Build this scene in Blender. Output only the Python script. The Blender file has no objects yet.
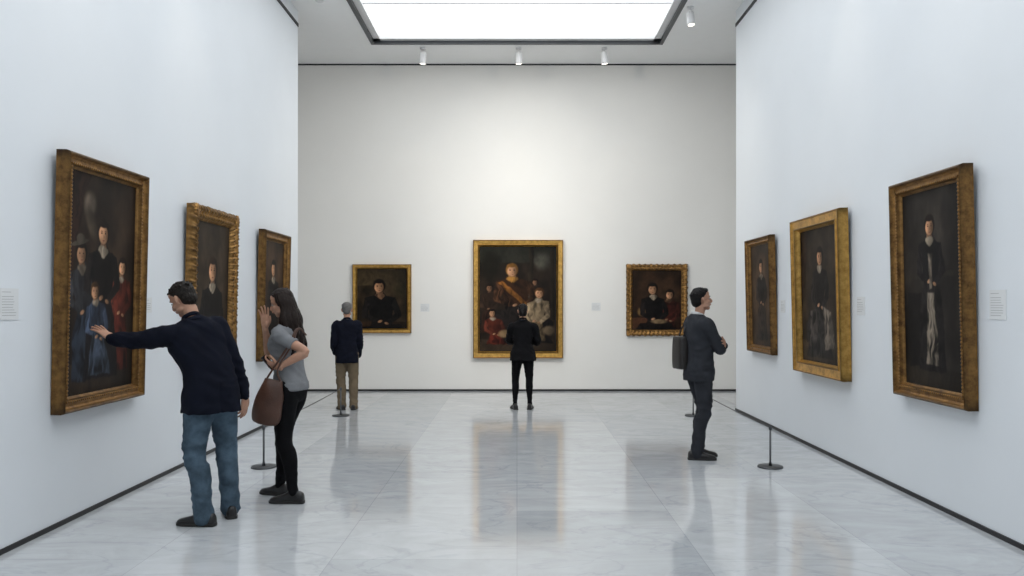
import bpy, math, random
import numpy as np
from mathutils import Vector, Matrix, noise, Euler
random.seed(4)
scene = bpy.context.scene
COL = scene.collection
F = 796.0

# ---------------------------------------------------------------- materials
def new_mat(name):
    m = bpy.data.materials.new(name); m.use_nodes = True
    nt = m.node_tree; b = nt.nodes['Principled BSDF']
    return m, nt, b
def simple(name, col, rough=0.6, metal=0.0, bump=0.0, bscale=60, var=0.0, vscale=6, spec=0.5):
    m, nt, b = new_mat(name)
    b.inputs['Base Color'].default_value = col
    b.inputs['Roughness'].default_value = rough
    b.inputs['Metallic'].default_value = metal
    b.inputs['Specular IOR Level'].default_value = spec
    tc = nt.nodes.new('ShaderNodeTexCoord')
    if var > 0:
        n = nt.nodes.new('ShaderNodeTexNoise'); n.inputs['Scale'].default_value = vscale; n.inputs['Detail'].default_value = 6
        nt.links.new(tc.outputs['Object'], n.inputs['Vector'])
        mr = nt.nodes.new('ShaderNodeMapRange'); mr.inputs[1].default_value = .3; mr.inputs[2].default_value = .7
        mr.inputs[3].default_value = 1-var; mr.inputs[4].default_value = 1+var
        nt.links.new(n.outputs['Fac'], mr.inputs[0])
        mx = nt.nodes.new('ShaderNodeVectorMath'); mx.operation = 'SCALE'; mx.inputs[0].default_value = col[:3]
        nt.links.new(mr.outputs[0], mx.inputs['Scale']); nt.links.new(mx.outputs[0], b.inputs['Base Color'])
    if bump > 0:
        n2 = nt.nodes.new('ShaderNodeTexNoise'); n2.inputs['Scale'].default_value = bscale; n2.inputs['Detail'].default_value = 4
        nt.links.new(tc.outputs['Object'], n2.inputs['Vector'])
        bp = nt.nodes.new('ShaderNodeBump'); bp.inputs['Strength'].default_value = bump; bp.inputs['Distance'].default_value = 0.01
        nt.links.new(n2.outputs['Fac'], bp.inputs['Height']); nt.links.new(bp.outputs[0], b.inputs['Normal'])
    return m
M = {}
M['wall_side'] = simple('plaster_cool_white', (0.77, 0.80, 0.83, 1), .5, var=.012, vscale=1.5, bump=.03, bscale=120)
M['wall_back'] = simple('plaster_warm_white', (0.84, 0.825, 0.79, 1), .7, var=.012, vscale=1.5, bump=.03, bscale=120)
M['ceil'] = simple('ceiling_paint', (0.95, 0.95, 0.94, 1), .8, var=.01)
M['trim'] = simple('dark_shadow_gap', (0.012, 0.012, 0.014, 1), .5)  # near-black; strips of it paint in the shade of wall gaps
M['metal'] = simple('dark_grey_metal', (0.09, 0.095, 0.10, 1), .4, .7)
M['cord'] = simple('dark_cord', (0.05, 0.05, 0.055, 1), .7)
M['white'] = simple('white_powdercoat', (0.75, 0.75, 0.75, 1), .4)
M['label'] = simple('label_card', (0.74, 0.75, 0.75, 1), .6)
M['ink'] = simple('label_ink', (0.35, 0.35, 0.35, 1), .7)
def gold(name, col, dark, rough, metal=.85):
    m, nt, b = new_mat(name)
    tc = nt.nodes.new('ShaderNodeTexCoord')
    n = nt.nodes.new('ShaderNodeTexNoise'); n.inputs['Scale'].default_value = 14; n.inputs['Detail'].default_value = 8; n.inputs['Roughness'].default_value = .7
    nt.links.new(tc.outputs['Object'], n.inputs['Vector'])
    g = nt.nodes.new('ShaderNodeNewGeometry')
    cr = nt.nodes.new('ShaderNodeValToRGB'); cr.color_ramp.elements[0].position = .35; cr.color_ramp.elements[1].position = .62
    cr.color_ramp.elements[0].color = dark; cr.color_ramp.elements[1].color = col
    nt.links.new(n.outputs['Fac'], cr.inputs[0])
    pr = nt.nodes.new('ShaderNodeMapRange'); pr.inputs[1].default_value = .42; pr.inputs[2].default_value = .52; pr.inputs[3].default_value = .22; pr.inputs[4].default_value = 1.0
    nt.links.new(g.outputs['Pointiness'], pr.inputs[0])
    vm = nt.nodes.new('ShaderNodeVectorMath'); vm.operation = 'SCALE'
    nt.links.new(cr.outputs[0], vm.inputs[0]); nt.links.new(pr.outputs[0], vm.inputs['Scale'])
    nt.links.new(vm.outputs[0], b.inputs['Base Color'])
    b.inputs['Metallic'].default_value = metal; b.inputs['Roughness'].default_value = rough
    bp = nt.nodes.new('ShaderNodeBump'); bp.inputs['Strength'].default_value = .25; bp.inputs['Distance'].default_value = .004
    n2 = nt.nodes.new('ShaderNodeTexNoise'); n2.inputs['Scale'].default_value = 70
    nt.links.new(tc.outputs['Object'], n2.inputs['Vector'])
    nt.links.new(n2.outputs['Fac'], bp.inputs['Height']); nt.links.new(bp.outputs[0], b.inputs['Normal'])
    return m
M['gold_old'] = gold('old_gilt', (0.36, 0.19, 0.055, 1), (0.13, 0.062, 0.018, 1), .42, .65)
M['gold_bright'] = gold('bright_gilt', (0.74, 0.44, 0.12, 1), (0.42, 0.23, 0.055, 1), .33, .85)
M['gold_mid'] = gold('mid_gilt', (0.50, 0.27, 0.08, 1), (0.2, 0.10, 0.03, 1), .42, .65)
m, nt, b = new_mat('oil_on_canvas')
at = nt.nodes.new('ShaderNodeVertexColor'); at.layer_name = 'paint'
nt.links.new(at.outputs['Color'], b.inputs['Base Color']); b.inputs['Roughness'].default_value = .5
b.inputs['Specular IOR Level'].default_value = .12
M['canvas'] = m
# floor: large polished marble slabs
m, nt, b = new_mat('polished_marble_slabs')
tc = nt.nodes.new('ShaderNodeTexCoord')
rot = nt.nodes.new('ShaderNodeMapping'); rot.inputs['Rotation'].default_value = (0, 0, math.pi/2); rot.inputs['Location'].default_value = (.35, 0, 0)
nt.links.new(tc.outputs['Object'], rot.inputs['Vector'])
br = nt.nodes.new('ShaderNodeTexBrick'); br.offset = .5; br.squash = 1
for k, v in (('Scale', 1), ('Mortar Size', .003), ('Mortar Smooth', .2), ('Bias', -.1), ('Brick Width', 2.4), ('Row Height', 1.2)):
    br.inputs[k].default_value = v
br.inputs['Color1'].default_value = (0.48, 0.50, 0.52, 1); br.inputs['Color2'].default_value = (0.58, 0.595, 0.61, 1)
br.inputs['Mortar'].default_value = (0.41, 0.425, 0.44, 1)
nt.links.new(rot.outputs[0], br.inputs['Vector'])
mp = nt.nodes.new('ShaderNodeMapping'); mp.inputs['Scale'].default_value = (1.0, 2.0, 1); mp.inputs['Rotation'].default_value = (0, 0, .6)
nt.links.new(tc.outputs['Object'], mp.inputs['Vector'])
n1 = nt.nodes.new('ShaderNodeTexNoise'); n1.inputs['Scale'].default_value = 1.3; n1.inputs['Detail'].default_value = 12; n1.inputs['Roughness'].default_value = .65; n1.inputs['Distortion'].default_value = 2.2
nt.links.new(mp.outputs[0], n1.inputs['Vector'])
r1 = nt.nodes.new('ShaderNodeMapRange'); r1.inputs[1].default_value = .3; r1.inputs[2].default_value = .7; r1.inputs[3].default_value = .87; r1.inputs[4].default_value = 1.09
nt.links.new(n1.outputs['Fac'], r1.inputs[0])
vm = nt.nodes.new('ShaderNodeVectorMath'); vm.operation = 'SCALE'
nt.links.new(br.outputs['Color'], vm.inputs[0]); nt.links.new(r1.outputs[0], vm.inputs['Scale'])
n3_ = nt.nodes.new('ShaderNodeTexNoise'); n3_.inputs['Scale'].default_value = .8; n3_.inputs['Detail'].default_value = 9; n3_.inputs['Distortion'].default_value = 1.2
nt.links.new(mp.outputs[0], n3_.inputs['Vector'])
vein = nt.nodes.new('ShaderNodeValToRGB'); vein.color_ramp.elements[0].position = .485; vein.color_ramp.elements[0].color = (1, 1, 1, 1)
e = vein.color_ramp.elements.new(.5); e.color = (.87, .88, .90, 1); vein.color_ramp.elements[-1].position = .515; vein.color_ramp.elements[-1].color = (1, 1, 1, 1)
nt.links.new(n3_.outputs['Fac'], vein.inputs[0])
vm2 = nt.nodes.new('ShaderNodeVectorMath'); vm2.operation = 'MULTIPLY'
nt.links.new(vm.outputs[0], vm2.inputs[0]); nt.links.new(vein.outputs[0], vm2.inputs[1])
nt.links.new(vm2.outputs[0], b.inputs['Base Color'])
r2 = nt.nodes.new('ShaderNodeMapRange'); r2.inputs[1].default_value = .3; r2.inputs[2].default_value = .7; r2.inputs[3].default_value = .06; r2.inputs[4].default_value = .13
nt.links.new(n1.outputs['Fac'], r2.inputs[0]); nt.links.new(r2.outputs[0], b.inputs['Roughness'])
b.inputs['Specular IOR Level'].default_value = 1.0
M['floor'] = m
def emis(name, col, s):
    m, nt, b = new_mat(name)
    b.inputs['Base Color'].default_value = (.8, .8, .8, 1)
    b.inputs['Emission Color'].default_value = col; b.inputs['Emission Strength'].default_value = s
    return m
M['glass'] = emis('luminous_skylight_glass', (0.94, 0.975, 1.0, 1), 1.9)
M['lampface'] = emis('lamp_face', (1, .93, .8, 1), 3)

# ---------------------------------------------------------------- mesh helpers
def obj_from(name, verts, faces, mats, midx=None, smooth=False):
    me = bpy.data.meshes.new(name); me.from_pydata([tuple(v) for v in verts], [], [tuple(f) for f in faces])
    for mm in mats: me.materials.append(mm)
    if midx is not None: me.polygons.foreach_set('material_index', list(midx))
    me.polygons.foreach_set('use_smooth', [smooth]*len(me.polygons))
    me.update()
    o = bpy.data.objects.new(name, me); COL.objects.link(o); return o
class Buf:
    def __init__(s): s.v = []; s.f = []; s.m = []; s.sm = []
    def add(s, v, f, m=0, sm=False):
        n = len(s.v); s.v += [tuple(p) for p in v]; s.f += [tuple(i+n for i in q) for q in f]; s.m += [m]*len(f); s.sm += [sm]*len(f)
    def box(s, a, b, m=0):
        x0, y0, z0 = a; x1, y1, z1 = b
        s.add([(x0,y0,z0),(x1,y0,z0),(x1,y1,z0),(x0,y1,z0),(x0,y0,z1),(x1,y0,z1),(x1,y1,z1),(x0,y1,z1)],
              [(0,3,2,1),(4,5,6,7),(0,1,5,4),(1,2,6,5),(2,3,7,6),(3,0,4,7)], m)
    def obj(s, name, mats):
        o = obj_from(name, s.v, s.f, mats, s.m)
        o.data.polygons.foreach_set('use_smooth', s.sm); return o
def catmull(P, k):
    P = [np.array(p, float) for p in P]
    if len(P) < 3 or k <= 1:
        out = []
        for i in range(len(P)-1):
            for j in range(max(k,1)): out.append(P[i]+(P[i+1]-P[i])*j/max(k,1))
        return out+[P[-1]]
    out = []
    for i in range(len(P)-1):
        p0 = P[i-1] if i > 0 else 2*P[0]-P[1]; p1 = P[i]; p2 = P[i+1]; p3 = P[i+2] if i+2 < len(P) else 2*P[-1]-P[-2]
        for j in range(k):
            t = j/k
            out.append(.5*((2*p1)+(-p0+p2)*t+(2*p0-5*p1+4*p2-p3)*t*t+(-p0+3*p1-3*p2+p3)*t**3))
    return out+[P[-1]]
def tube(buf, pts, rad, k=4, n=14, m=0, cap=True, flat=(1, 1), hint=(0, 0, 1), sm=True):
    rad = [r if isinstance(r, (tuple, list)) else (r*flat[0], r*flat[1]) for r in rad]
    C = catmull([list(p)+list(r) for p, r in zip(pts, rad)], k)
    P = [c[:3] for c in C]; R = [np.maximum(c[3:], 1e-4) for c in C]
    if cap:
        d0 = P[0]-P[1]; d0 /= np.linalg.norm(d0)+1e-9; d1 = P[-1]-P[-2]; d1 /= np.linalg.norm(d1)+1e-9
        r0 = min(R[0]); r1 = min(R[-1])
        P = [P[0]+d0*r0*.85, P[0]+d0*r0*.5]+P+[P[-1]+d1*r1*.5, P[-1]+d1*r1*.85]
        R = [R[0]*.3, R[0]*.8]+R+[R[-1]*.8, R[-1]*.3]
    h = np.array(hint, float); verts = []; prev = None
    for i, p in enumerate(P):
        a = P[max(i-1, 0)]; b_ = P[min(i+1, len(P)-1)]
        t = b_-a; t /= np.linalg.norm(t)+1e-9
        u = h-t*np.dot(h, t) if prev is None else prev-t*np.dot(prev, t)
        if np.linalg.norm(u) < .05: u = np.array([1., 0, 0])-t*t[0]
        if np.linalg.norm(u) < .05: u = np.array([0, 1., 0])-t*t[1]
        u /= np.linalg.norm(u); prev = u; w = np.cross(t, u)
        for j in range(n):
            q = 2*math.pi*j/n
            verts.append(p+u*R[i][0]*math.cos(q)+w*R[i][1]*math.sin(q))
    faces = []
    for i in range(len(P)-1):
        for j in range(n):
            faces.append((i*n+j, i*n+(j+1) % n, (i+1)*n+(j+1) % n, (i+1)*n+j))
    faces.append(tuple(range(n))[::-1]); faces.append(tuple((len(P)-1)*n+j for j in range(n)))
    buf.add(verts, faces, m, sm)
def ellipsoid(buf, c, r, rot=None, m=0, nu=20, nv=14, fn=None):
    R = rot or Matrix.Identity(3); V = []; c = Vector(c)
    for i in range(nv+1):
        th = math.pi*i/nv
        for j in range(nu):
            ph = 2*math.pi*j/nu
            s = max(math.sin(th), .02)
            p = Vector((r[0]*s*math.cos(ph), r[1]*s*math.sin(ph), r[2]*math.cos(th)))
            V.append(c+R@p)
    Fc = []
    for i in range(nv):
        for j in range(nu):
            Fc.append((i*nu+j, (i+1)*nu+j, (i+1)*nu+(j+1) % nu, i*nu+(j+1) % nu))
    Fc.append(tuple(range(nu))); Fc.append(tuple(nv*nu+j for j in range(nu))[::-1])
    if fn: V = [fn(v) for v in V]
    buf.add(V, Fc, m, True)
def torso(buf, secs, k=4, n=36, fn=None):
    S = catmull(secs, k); V = []
    for s in S:
        z, cx, cy, hw, hd, e = s
        for j in range(n):
            q = 2*math.pi*j/n; c, d = math.cos(q), math.sin(q)
            p = Vector((cx+hw*math.copysign(abs(c)**(2/e), c), cy+hd*math.copysign(abs(d)**(2/e), d), z))
            V.append(fn(p) if fn else p)
    Fc = []
    for i in range(len(S)-1):
        for j in range(n): Fc.append((i*n+j, i*n+(j+1) % n, (i+1)*n+(j+1) % n, (i+1)*n+j))
    Fc.append(tuple(range(n))[::-1]); Fc.append(tuple((len(S)-1)*n+j for j in range(n)))
    buf.add(V, Fc, 0, True)
def remesh(buf, vox, smooth=3, disp=None):
    me = bpy.data.meshes.new('tmp'); me.from_pydata(buf.v, [], buf.f); me.update()
    o = bpy.data.objects.new('tmp', me); COL.objects.link(o)
    md = o.modifiers.new('r', 'REMESH'); md.mode = 'VOXEL'; md.voxel_size = vox; md.use_smooth_shade = True
    if smooth:
        s = o.modifiers.new('s', 'SMOOTH'); s.factor = .5; s.iterations = smooth
    dg = bpy.context.evaluated_depsgraph_get(); dg.update()
    ev = o.evaluated_get(dg); m2 = bpy.data.meshes.new_from_object(ev)
    V = [v.co.copy() for v in m2.vertices]
    if disp:
        N = [v.normal.copy() for v in m2.vertices]
        V = [v+n*disp(v, n) for v, n in zip(V, N)]
    Fc = [tuple(p.vertices) for p in m2.polygons]
    bpy.data.objects.remove(o); bpy.data.meshes.remove(me); bpy.data.meshes.remove(m2)
    return V, Fc

# ---------------------------------------------------------------- room
XW = 3.4; YB = 15.1; YE = 12.36; ZC = 6.2; Y0 = -4.0
def boxobj(name, a, b, mat):
    q = Buf(); q.box(a, b, 0); return q.obj(name, [mat])
boxobj('floor', (-5.6, Y0, -.2), (5.6, YB, 0), M['floor'])
boxobj('wall_back', (-5.6, YB, 0), (5.6, YB+.2, ZC+.9), M['wall_back'])
boxobj('wall_left', (-5.6, Y0, 0), (-XW, YE, ZC), M['wall_side'])
boxobj('wall_right', (XW, Y0, 0), (5.6, YE, ZC), M['wall_side'])
boxobj('wall_front', (-5.6, Y0-.2, 0), (5.6, Y0, ZC+.9), M['wall_side'])
boxobj('wall_alcove_left', (-5.8, YE, 0), (-5.6, YB, ZC), M['wall_side'])
boxobj('wall_alcove_right', (5.6, YE, 0), (5.8, YB, ZC), M['wall_side'])
SX = 2.5; SY0 = -2.5; SY1 = 13.88; SD = .10
q = Buf()
q.box((-5.8, Y0, ZC), (-SX, YB, ZC+.3)); q.box((SX, Y0, ZC), (5.8, YB, ZC+.3))
q.box((-SX, Y0, ZC), (SX, SY0, ZC+.3)); q.box((-SX, SY1, ZC), (SX, YB, ZC+.3))
q.obj('ceiling', [M['ceil']])
q = Buf()
q.box((-SX, SY0, ZC+SD), (SX, SY1, ZC+SD+.03), 0)
t = .045; zf = ZC-.02
q.box((-SX-t, SY0, zf), (-SX+t*.4, SY1, ZC), 1); q.box((SX-t*.4, SY0, zf), (SX+t, SY1, ZC), 1)
q.box((-SX-t, SY1-t*.4, zf), (SX+t, SY1+t, ZC), 1); q.box((-SX-t, SY0-t, zf), (SX+t, SY0+t*.4, ZC), 1)
q.box((-SX, SY0, ZC), (-SX+t*.4, SY1, ZC+SD), 1); q.box((SX-t*.4, SY0, ZC), (SX, SY1, ZC+SD), 1); q.box((-SX, SY1-t*.4, ZC), (SX, SY1, ZC+SD), 1)
q.box((-SX+t*.4, SY0, ZC+.03), (-SX+.13, SY1, ZC+SD), 2); q.box((SX-.13, SY0, ZC+.03), (SX-t*.4, SY1, ZC+SD), 2)
q.box((-SX, SY1-.13, ZC+.03), (SX, SY1-t*.4, ZC+SD), 2)
y = 12.25
while y > SY0:
    q.box((-SX, y-.02, ZC+.07), (SX, y+.02, ZC+SD), 2); y -= 1.65
q.obj('skylight', [M['glass'], M['metal'], M['white']])
BH = .035  # dark strips: baseboard and its shadow gap painted as one
q = Buf(); q.box((-5.6, YB-.012, 0), (5.6, YB, BH)); q.obj('baseboard_back', [M['trim']])
q = Buf(); q.box((-XW, Y0, 0), (-XW+.012, YE, BH)); q.box((-XW-.9, YE, 0), (-XW+.012, YE+.012, BH)); q.obj('baseboard_left', [M['trim']])
q = Buf(); q.box((XW-.012, Y0, 0), (XW, YE, BH)); q.box((XW-.012, YE, 0), (XW+.9, YE+.012, BH)); q.obj('baseboard_right', [M['trim']])
ZT = 5.95  # dark strips painting in the shadow gap along the side wall tops
q = Buf(); q.box((-XW, Y0, ZT), (-XW+.012, YE, ZT+.05)); q.obj('shadow_gap_strip_1', [M['trim']])
q = Buf(); q.box((XW-.012, Y0, ZT), (XW, YE, ZT+.05)); q.obj('shadow_gap_strip_2', [M['trim']])
q = Buf(); q.box((-5.6, YB-.012, ZC-.025), (5.6, YB, ZC)); q.obj('trim_3', [M['trim']])

# ---------------------------------------------------------------- stanchions and barrier cord
def stanchion(x, y):
    q = Buf()
    tube(q, [(x, y, 0), (x, y, .012), (x, y, .018)], [.125, .125, .115], k=1, n=32, cap=False)
    tube(q, [(x, y, .018), (x, y, .06), (x, y, .40)], [.018, .010, .010], k=1, n=14, cap=False)
    tube(q, [(x, y, .385), (x, y, .40), (x, y, .415)], [.015, .017, .012], k=1, n=14, cap=True)
    q.obj('barrier_stanchion', [M['metal']])
for sx in (-1, 1):
    stanchion(sx*2.56, 8.05); stanchion(sx*2.60, 11.75)
    q = Buf(); pts = []
    for i in range(13):
        t = i/12; pts.append((sx*(2.56+.04*t), 8.07+3.66*t, .40-.012*math.sin(math.pi*t)))
    tube(q, pts, [.005]*13, k=1, n=8)
    q.obj('barrier_cord', [M['cord']])

# ---------------------------------------------------------------- paintings
def fbm(U, V, seed, octs=4, bx=3.0, by=None):
    by = by or bx
    rng = np.random.RandomState(seed); out = np.zeros_like(U); amp = 1; tot = 0
    for o in range(octs):
        gx = int(bx*2**o)+2; gy = int(by*2**o)+2; G = rng.rand(gy+2, gx+2)
        x = np.clip(U*gx, 0, gx-.001); y = np.clip(V*gy, 0, gy-.001)
        xi = x.astype(int); yi = y.astype(int); fx = x-xi; fy = y-yi
        fx = fx*fx*(3-2*fx); fy = fy*fy*(3-2*fy)
        out += amp*((G[yi, xi]*(1-fx)+G[yi, xi+1]*fx)*(1-fy)+(G[yi+1, xi]*(1-fx)+G[yi+1, xi+1]*fx)*fy)
        tot += amp; amp *= .55
    return out/tot
def blur(A, r):
    for _ in range(r):
        P = np.pad(A, 1, mode='edge'); A = (P[:-2, 1:-1]+P[2:, 1:-1]+P[1:-1, :-2]+P[1:-1, 2:]+2*P[1:-1, 1:-1])/6
    return A
def inpoly(U, V, pts):
    c = np.zeros(U.shape, bool); n = len(pts)
    for i in range(n):
        x0, y0 = pts[i]; x1, y1 = pts[(i+1) % n]
        if y0 == y1: continue
        k = ((V >= min(y0, y1)) & (V < max(y0, y1))) & (U < (x1-x0)*(V-y0)/(y1-y0)+x0); c ^= k
    return c.astype(float)
def paint_canvas(comp, w, h, seed, bg1, bg2):
    nx = 170; ny = int(nx*h/w); asp = h/w
    U, V = np.meshgrid(np.linspace(0, 1, nx), np.linspace(0, 1, ny))
    n1 = fbm(U, V, seed); n2 = fbm(U, V, seed+50, 4, 5); n3 = fbm(U, V, seed+99, 4, 14); fold = fbm(U+(n2-.5)*.25, V, seed+7, 3, 13, 7)
    rid = 1-np.abs(2*fold-1)*1.6
    C = np.zeros((ny, nx, 3)); a = np.array(bg1, float); b = np.array(bg2, float)
    C[:] = a+(b-a)*np.clip((n1-.3)*2, 0, 1)[..., None]
    Uw = U+(n2-.5)*.045+(n3-.5)*.02; Vw = V+(n1-.5)*.04/asp+(n3-.5)*.02
    for it in comp(asp):
        if it[0] == 'P':
            _, pts, col, bl, fo = it
            mk = blur(inpoly(Uw, Vw, pts), bl)
            xs = [p[0] for p in pts]; cx = (min(xs)+max(xs))/2; hw = (max(xs)-min(xs))/2
            sh = np.clip((1-.3*np.clip((U-cx)/hw, -1, 1))*(.85+fo*(rid-.62)*1.1), .2, 1.2)
        else:
            cx, cy, rx, ry, ang, col, soft = it
            ca, sa = math.cos(math.radians(ang)), math.sin(math.radians(ang))
            du = (U+(n3-.5)*.006-cx); dv = (V-cy)*asp
            x = (du*ca+dv*sa)/rx; y = (-du*sa+dv*ca)/(ry*asp)
            d = np.sqrt(x*x+y*y); mk = np.clip((1-d)/soft, 0, 1); mk = mk*mk*(3-2*mk)
            sh = (1-.35*np.clip(x, -1, 1))*(.85+.3*n3)*.92
        C = C*(1-mk[..., None])+np.array(col, float)[None, None, :]*np.clip(sh, .15, 2)[..., None]*mk[..., None]
    C *= (.80+.32*n3)[..., None]
    L = C.mean(axis=2, keepdims=True); C = (L+(C-L)*.9)*np.array([1.03, .98, .92])
    vg = 1-.4*np.clip(np.sqrt(((U-.5)*1.7)**2+((V-.5)*1.7)**2)-.5, 0, 1); C *= vg[..., None]*.92
    return nx, ny, np.clip(C/255, 0, 1)
def fig(cx, cy, s, asp, body, skirt=None, hair=(26, 18, 14), collar=(160, 152, 138), sk=(196, 150, 116), ln=6.0, wide=1.0, hat=None, seated=False, sash=None, tl=0):
    f = lambda x, y: (cx+(x+tl*y*.18)*s*asp, cy+y*s)
    P = lambda pts, c, b=1, fo=.5: ('P', [f(x*wide, y) for x, y in pts], c, b, fo)
    E = lambda x, y, rx, ry, a, c, so: (cx+(x+tl*y*.18)*s*asp, cy+y*s, rx*s*asp, ry*s, a, c, so)
    H = lambda x, y, rx, ry, a, c, so: E(x, y-.16, rx, ry, a, c, so)
    skirt = skirt or body; hi = tuple(min(255, int(c*1.25+8)) for c in body); out = []
    bw = 1.9 if seated else 1.25
    out.append(P([(-.55, -2.2), (.55, -2.2), (.95, -3.2), (bw, -ln), (-bw, -ln), (-1.0, -3.2)], skirt, 2, .9))
    if seated: out.append(P([(-1.3, -2.7), (1.2, -2.5), (2.0, -3.6), (1.9, -4.6), (-1.9, -4.4), (-1.9, -3.4)], skirt, 2, .9))
    out.append(P([(-.22, .0), (.22, .0), (.45, -.35), (1.0, -.5), (1.12, -1.0), (.75, -1.5), (.62, -2.4), (-.62, -2.4), (-.75, -1.5), (-1.12, -1.0), (-1.0, -.5), (-.45, -.35)], body, 1, .5))
    out.append(P([(-.95, -.6), (-1.25, -1.3), (-1.3, -2.0), (-.3, -2.45), (-.15, -2.15), (-.85, -1.75), (-.7, -1.0)], hi, 2, .7))
    out.append(P([(.95, -.6), (1.25, -1.3), (1.3, -1.9), (.5, -2.55), (.3, -2.3), (.85, -1.7), (.7, -1.0)], tuple(int(c*.8) for c in hi), 2, .7))
    if sash: out.append(P([(-.9, -.6), (-.6, -.5), (.7, -2.2), (.4, -2.4)], sash, 1, .5))
    out.append(E(-.12, -2.3, .24, .13, 20, sk, .5)); out.append(E(.36, -2.45, .22, .12, -20, tuple(int(c*.85) for c in sk), .5))
    out.append(P([(-.2, .05), (.2, .05), (.24, -.3), (-.24, -.3)], tuple(int(c*.75) for c in sk), 1, 0))
    if collar: out.append(P([(-.32, -.22), (0, -.16), (.32, -.22), (.36, -.36), (.08, -.62), (-.08, -.62), (-.36, -.36)], collar, 2, .5))
    out.append(H(0, .55, .54, .58, 0, hair, .25)); out.append(H(-.02, .44, .39, .45, 0, sk, .22)); out.append(H(.20, .42, .16, .4, 0, tuple(int(c*.62) for c in sk), .9))
    out.append(H(0, .86, .42, .17, 0, hair, .4))
    for x in (-.15, .15): out += [H(x, .50, .075, .035, 0, (44, 28, 22), .5), H(x, .58, .10, .02, 0, (70, 44, 32), .6)]
    out += [H(.02, .36, .05, .10, 0, tuple(int(c*.8) for c in sk), .8), H(0, .20, .11, .035, 0, (130, 66, 54), .6)]
    if hat: out += [H(-.1, .98, .9, .14, 12, hat, .35), H(0, 1.15, .42, .28, 0, hat, .3)]
    return out
def framed(w, h, fw, depth, style, comp, seed, bg1, bg2, loc, rz, tilt):
    q = Buf()
    prof = {'plain': [(0, 0), (0, .75), (.06, .95), (.14, 1), (.24, .92), (.3, .7), (.42, .58), (.62, .62), (.72, .74), (.8, .7), (.86, .45), (1, .3), (1, .2)],
            'flat': [(0, 0), (0, .8), (.05, 1), (.12, 1), (.16, .85), (.55, .8), (.7, .78), (.74, .9), (.8, .9), (.86, .6), (1, .35), (1, .2)],
            'carved': [(0, 0), (0, .6), (.08, .85), (.2, 1), (.34, .95), (.46, .75), (.58, .7), (.7, .8), (.8, .72), (.88, .5), (1, .35), (1, .2)]}[style]
    prof = [(a*fw, -b*depth) for a, b in prof]
    corners = lambda o: [(-w/2+o, -h/2+o), (w/2-o, -h/2+o), (w/2-o, h/2-o), (-w/2+o, h/2-o)]
    step = .012 if style == 'carved' else .05
    for k in range(4):
        L = w if k % 2 == 0 else h; n = max(int(L/step), 4); V = []; np_ = len(prof)
        for i in range(n+1):
            t = i/n
            for (o, y) in prof:
                c = corners(o); a = c[k]; b = c[(k+1) % 4]
                x = a[0]+(b[0]-a[0])*t; z = a[1]+(b[1]-a[1])*t; yy = y
                if style == 'carved' and y < -.25*depth:
                    s = t*L; r = o/fw
                    yy += .011*math.sin(s*2*math.pi/.085+r*7)*math.sin(r*9+1)+.006*math.sin(s*2*math.pi/.04-r*10)
                    if r < .1:
                        k2 = .012*max(0, math.sin(s*2*math.pi/.11))
                        if k == 0: z -= k2
                        elif k == 1: x += k2
                        elif k == 2: z += k2
                        else: x -= k2
                V.append((x, yy, z))
        Fc = [(i*np_+j, i*np_+j+1, (i+1)*np_+j+1, (i+1)*np_+j) for i in range(n) for j in range(np_-1)]
        q.add(V, Fc, 0, style == 'carved')
        sp = .028 if style != 'carved' else .1
        rr = .008 if style != 'carved' else .026
        off = fw*(.72 if style != 'carved' else .27)
        if style != 'flat':
            m_ = int((L-2*off)/sp)
            c = corners(off); a = c[k]; b = c[(k+1) % 4]
            for i in range(m_+1):
                t = i/max(m_, 1); x = a[0]+(b[0]-a[0])*t; z = a[1]+(b[1]-a[1])*t
                ang = math.radians(45*(1 if i % 2 else -1))
                R = Matrix.Rotation(ang if style == 'carved' else 0, 3, 'Y')
                ellipsoid(q, (x, -depth*(.82 if style == 'carved' else .72), z), (rr*1.2, rr*.7, rr*(.7 if style == 'carved' else 1.2)), R, 0, 8, 5)
    if style == 'carved':
        for (x, z) in corners(fw*.4):
            for a in range(5):
                R = Matrix.Rotation(a*math.pi/5, 3, 'Y')
                ellipsoid(q, (x, -depth*.85, z), (fw*.5, .02, fw*.16), R, 0, 10, 6)
    q.box((-w/2+.005, -.008, -h/2+.005), (w/2-.005, -.001, h/2-.005), 1)
    iw, ih = w-2*fw, h-2*fw
    nx, ny, C = paint_canvas(comp, iw, ih, seed, bg1, bg2)
    base = len(q.v)
    V = [(-iw/2-.004+(iw+.008)*i/(nx-1), -depth*.28, -ih/2-.004+(ih+.008)*j/(ny-1)) for j in range(ny) for i in range(nx)]
    Fc = [(j*nx+i, j*nx+i+1, (j+1)*nx+i+1, (j+1)*nx+i) for j in range(ny-1) for i in range(nx-1)]
    q.add(V, Fc, 2, True)
    gm = {'plain': M['gold_old'], 'flat': M['gold_bright'], 'carved': M['gold_mid']}[style]
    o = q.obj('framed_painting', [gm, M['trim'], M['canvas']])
    ca = o.data.color_attributes.new('paint', 'FLOAT_COLOR', 'POINT')
    arr = np.ones((len(q.v), 4)); lin = np.where(C <= .04045, C/12.92, ((C+.055)/1.055)**2.4)
    arr[base:, :3] = lin.reshape(-1, 3); ca.data.foreach_set('color', arr.ravel())
    Rm = Matrix.Rotation(rz, 4, 'Z')@Matrix.Rotation(tilt, 4, 'X')
    out = Rm.to_3x3()@Vector((0, -1, 0)); outn = Vector((round(out.x), round(out.y), 0))
    o.matrix_world = Matrix.Translation(Vector(loc)+outn*(h/2*math.sin(tilt)+.002))@Rm
    return o
HP = math.pi/2; DK = (30, 23, 18); BLK = (20, 18, 19)
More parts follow.
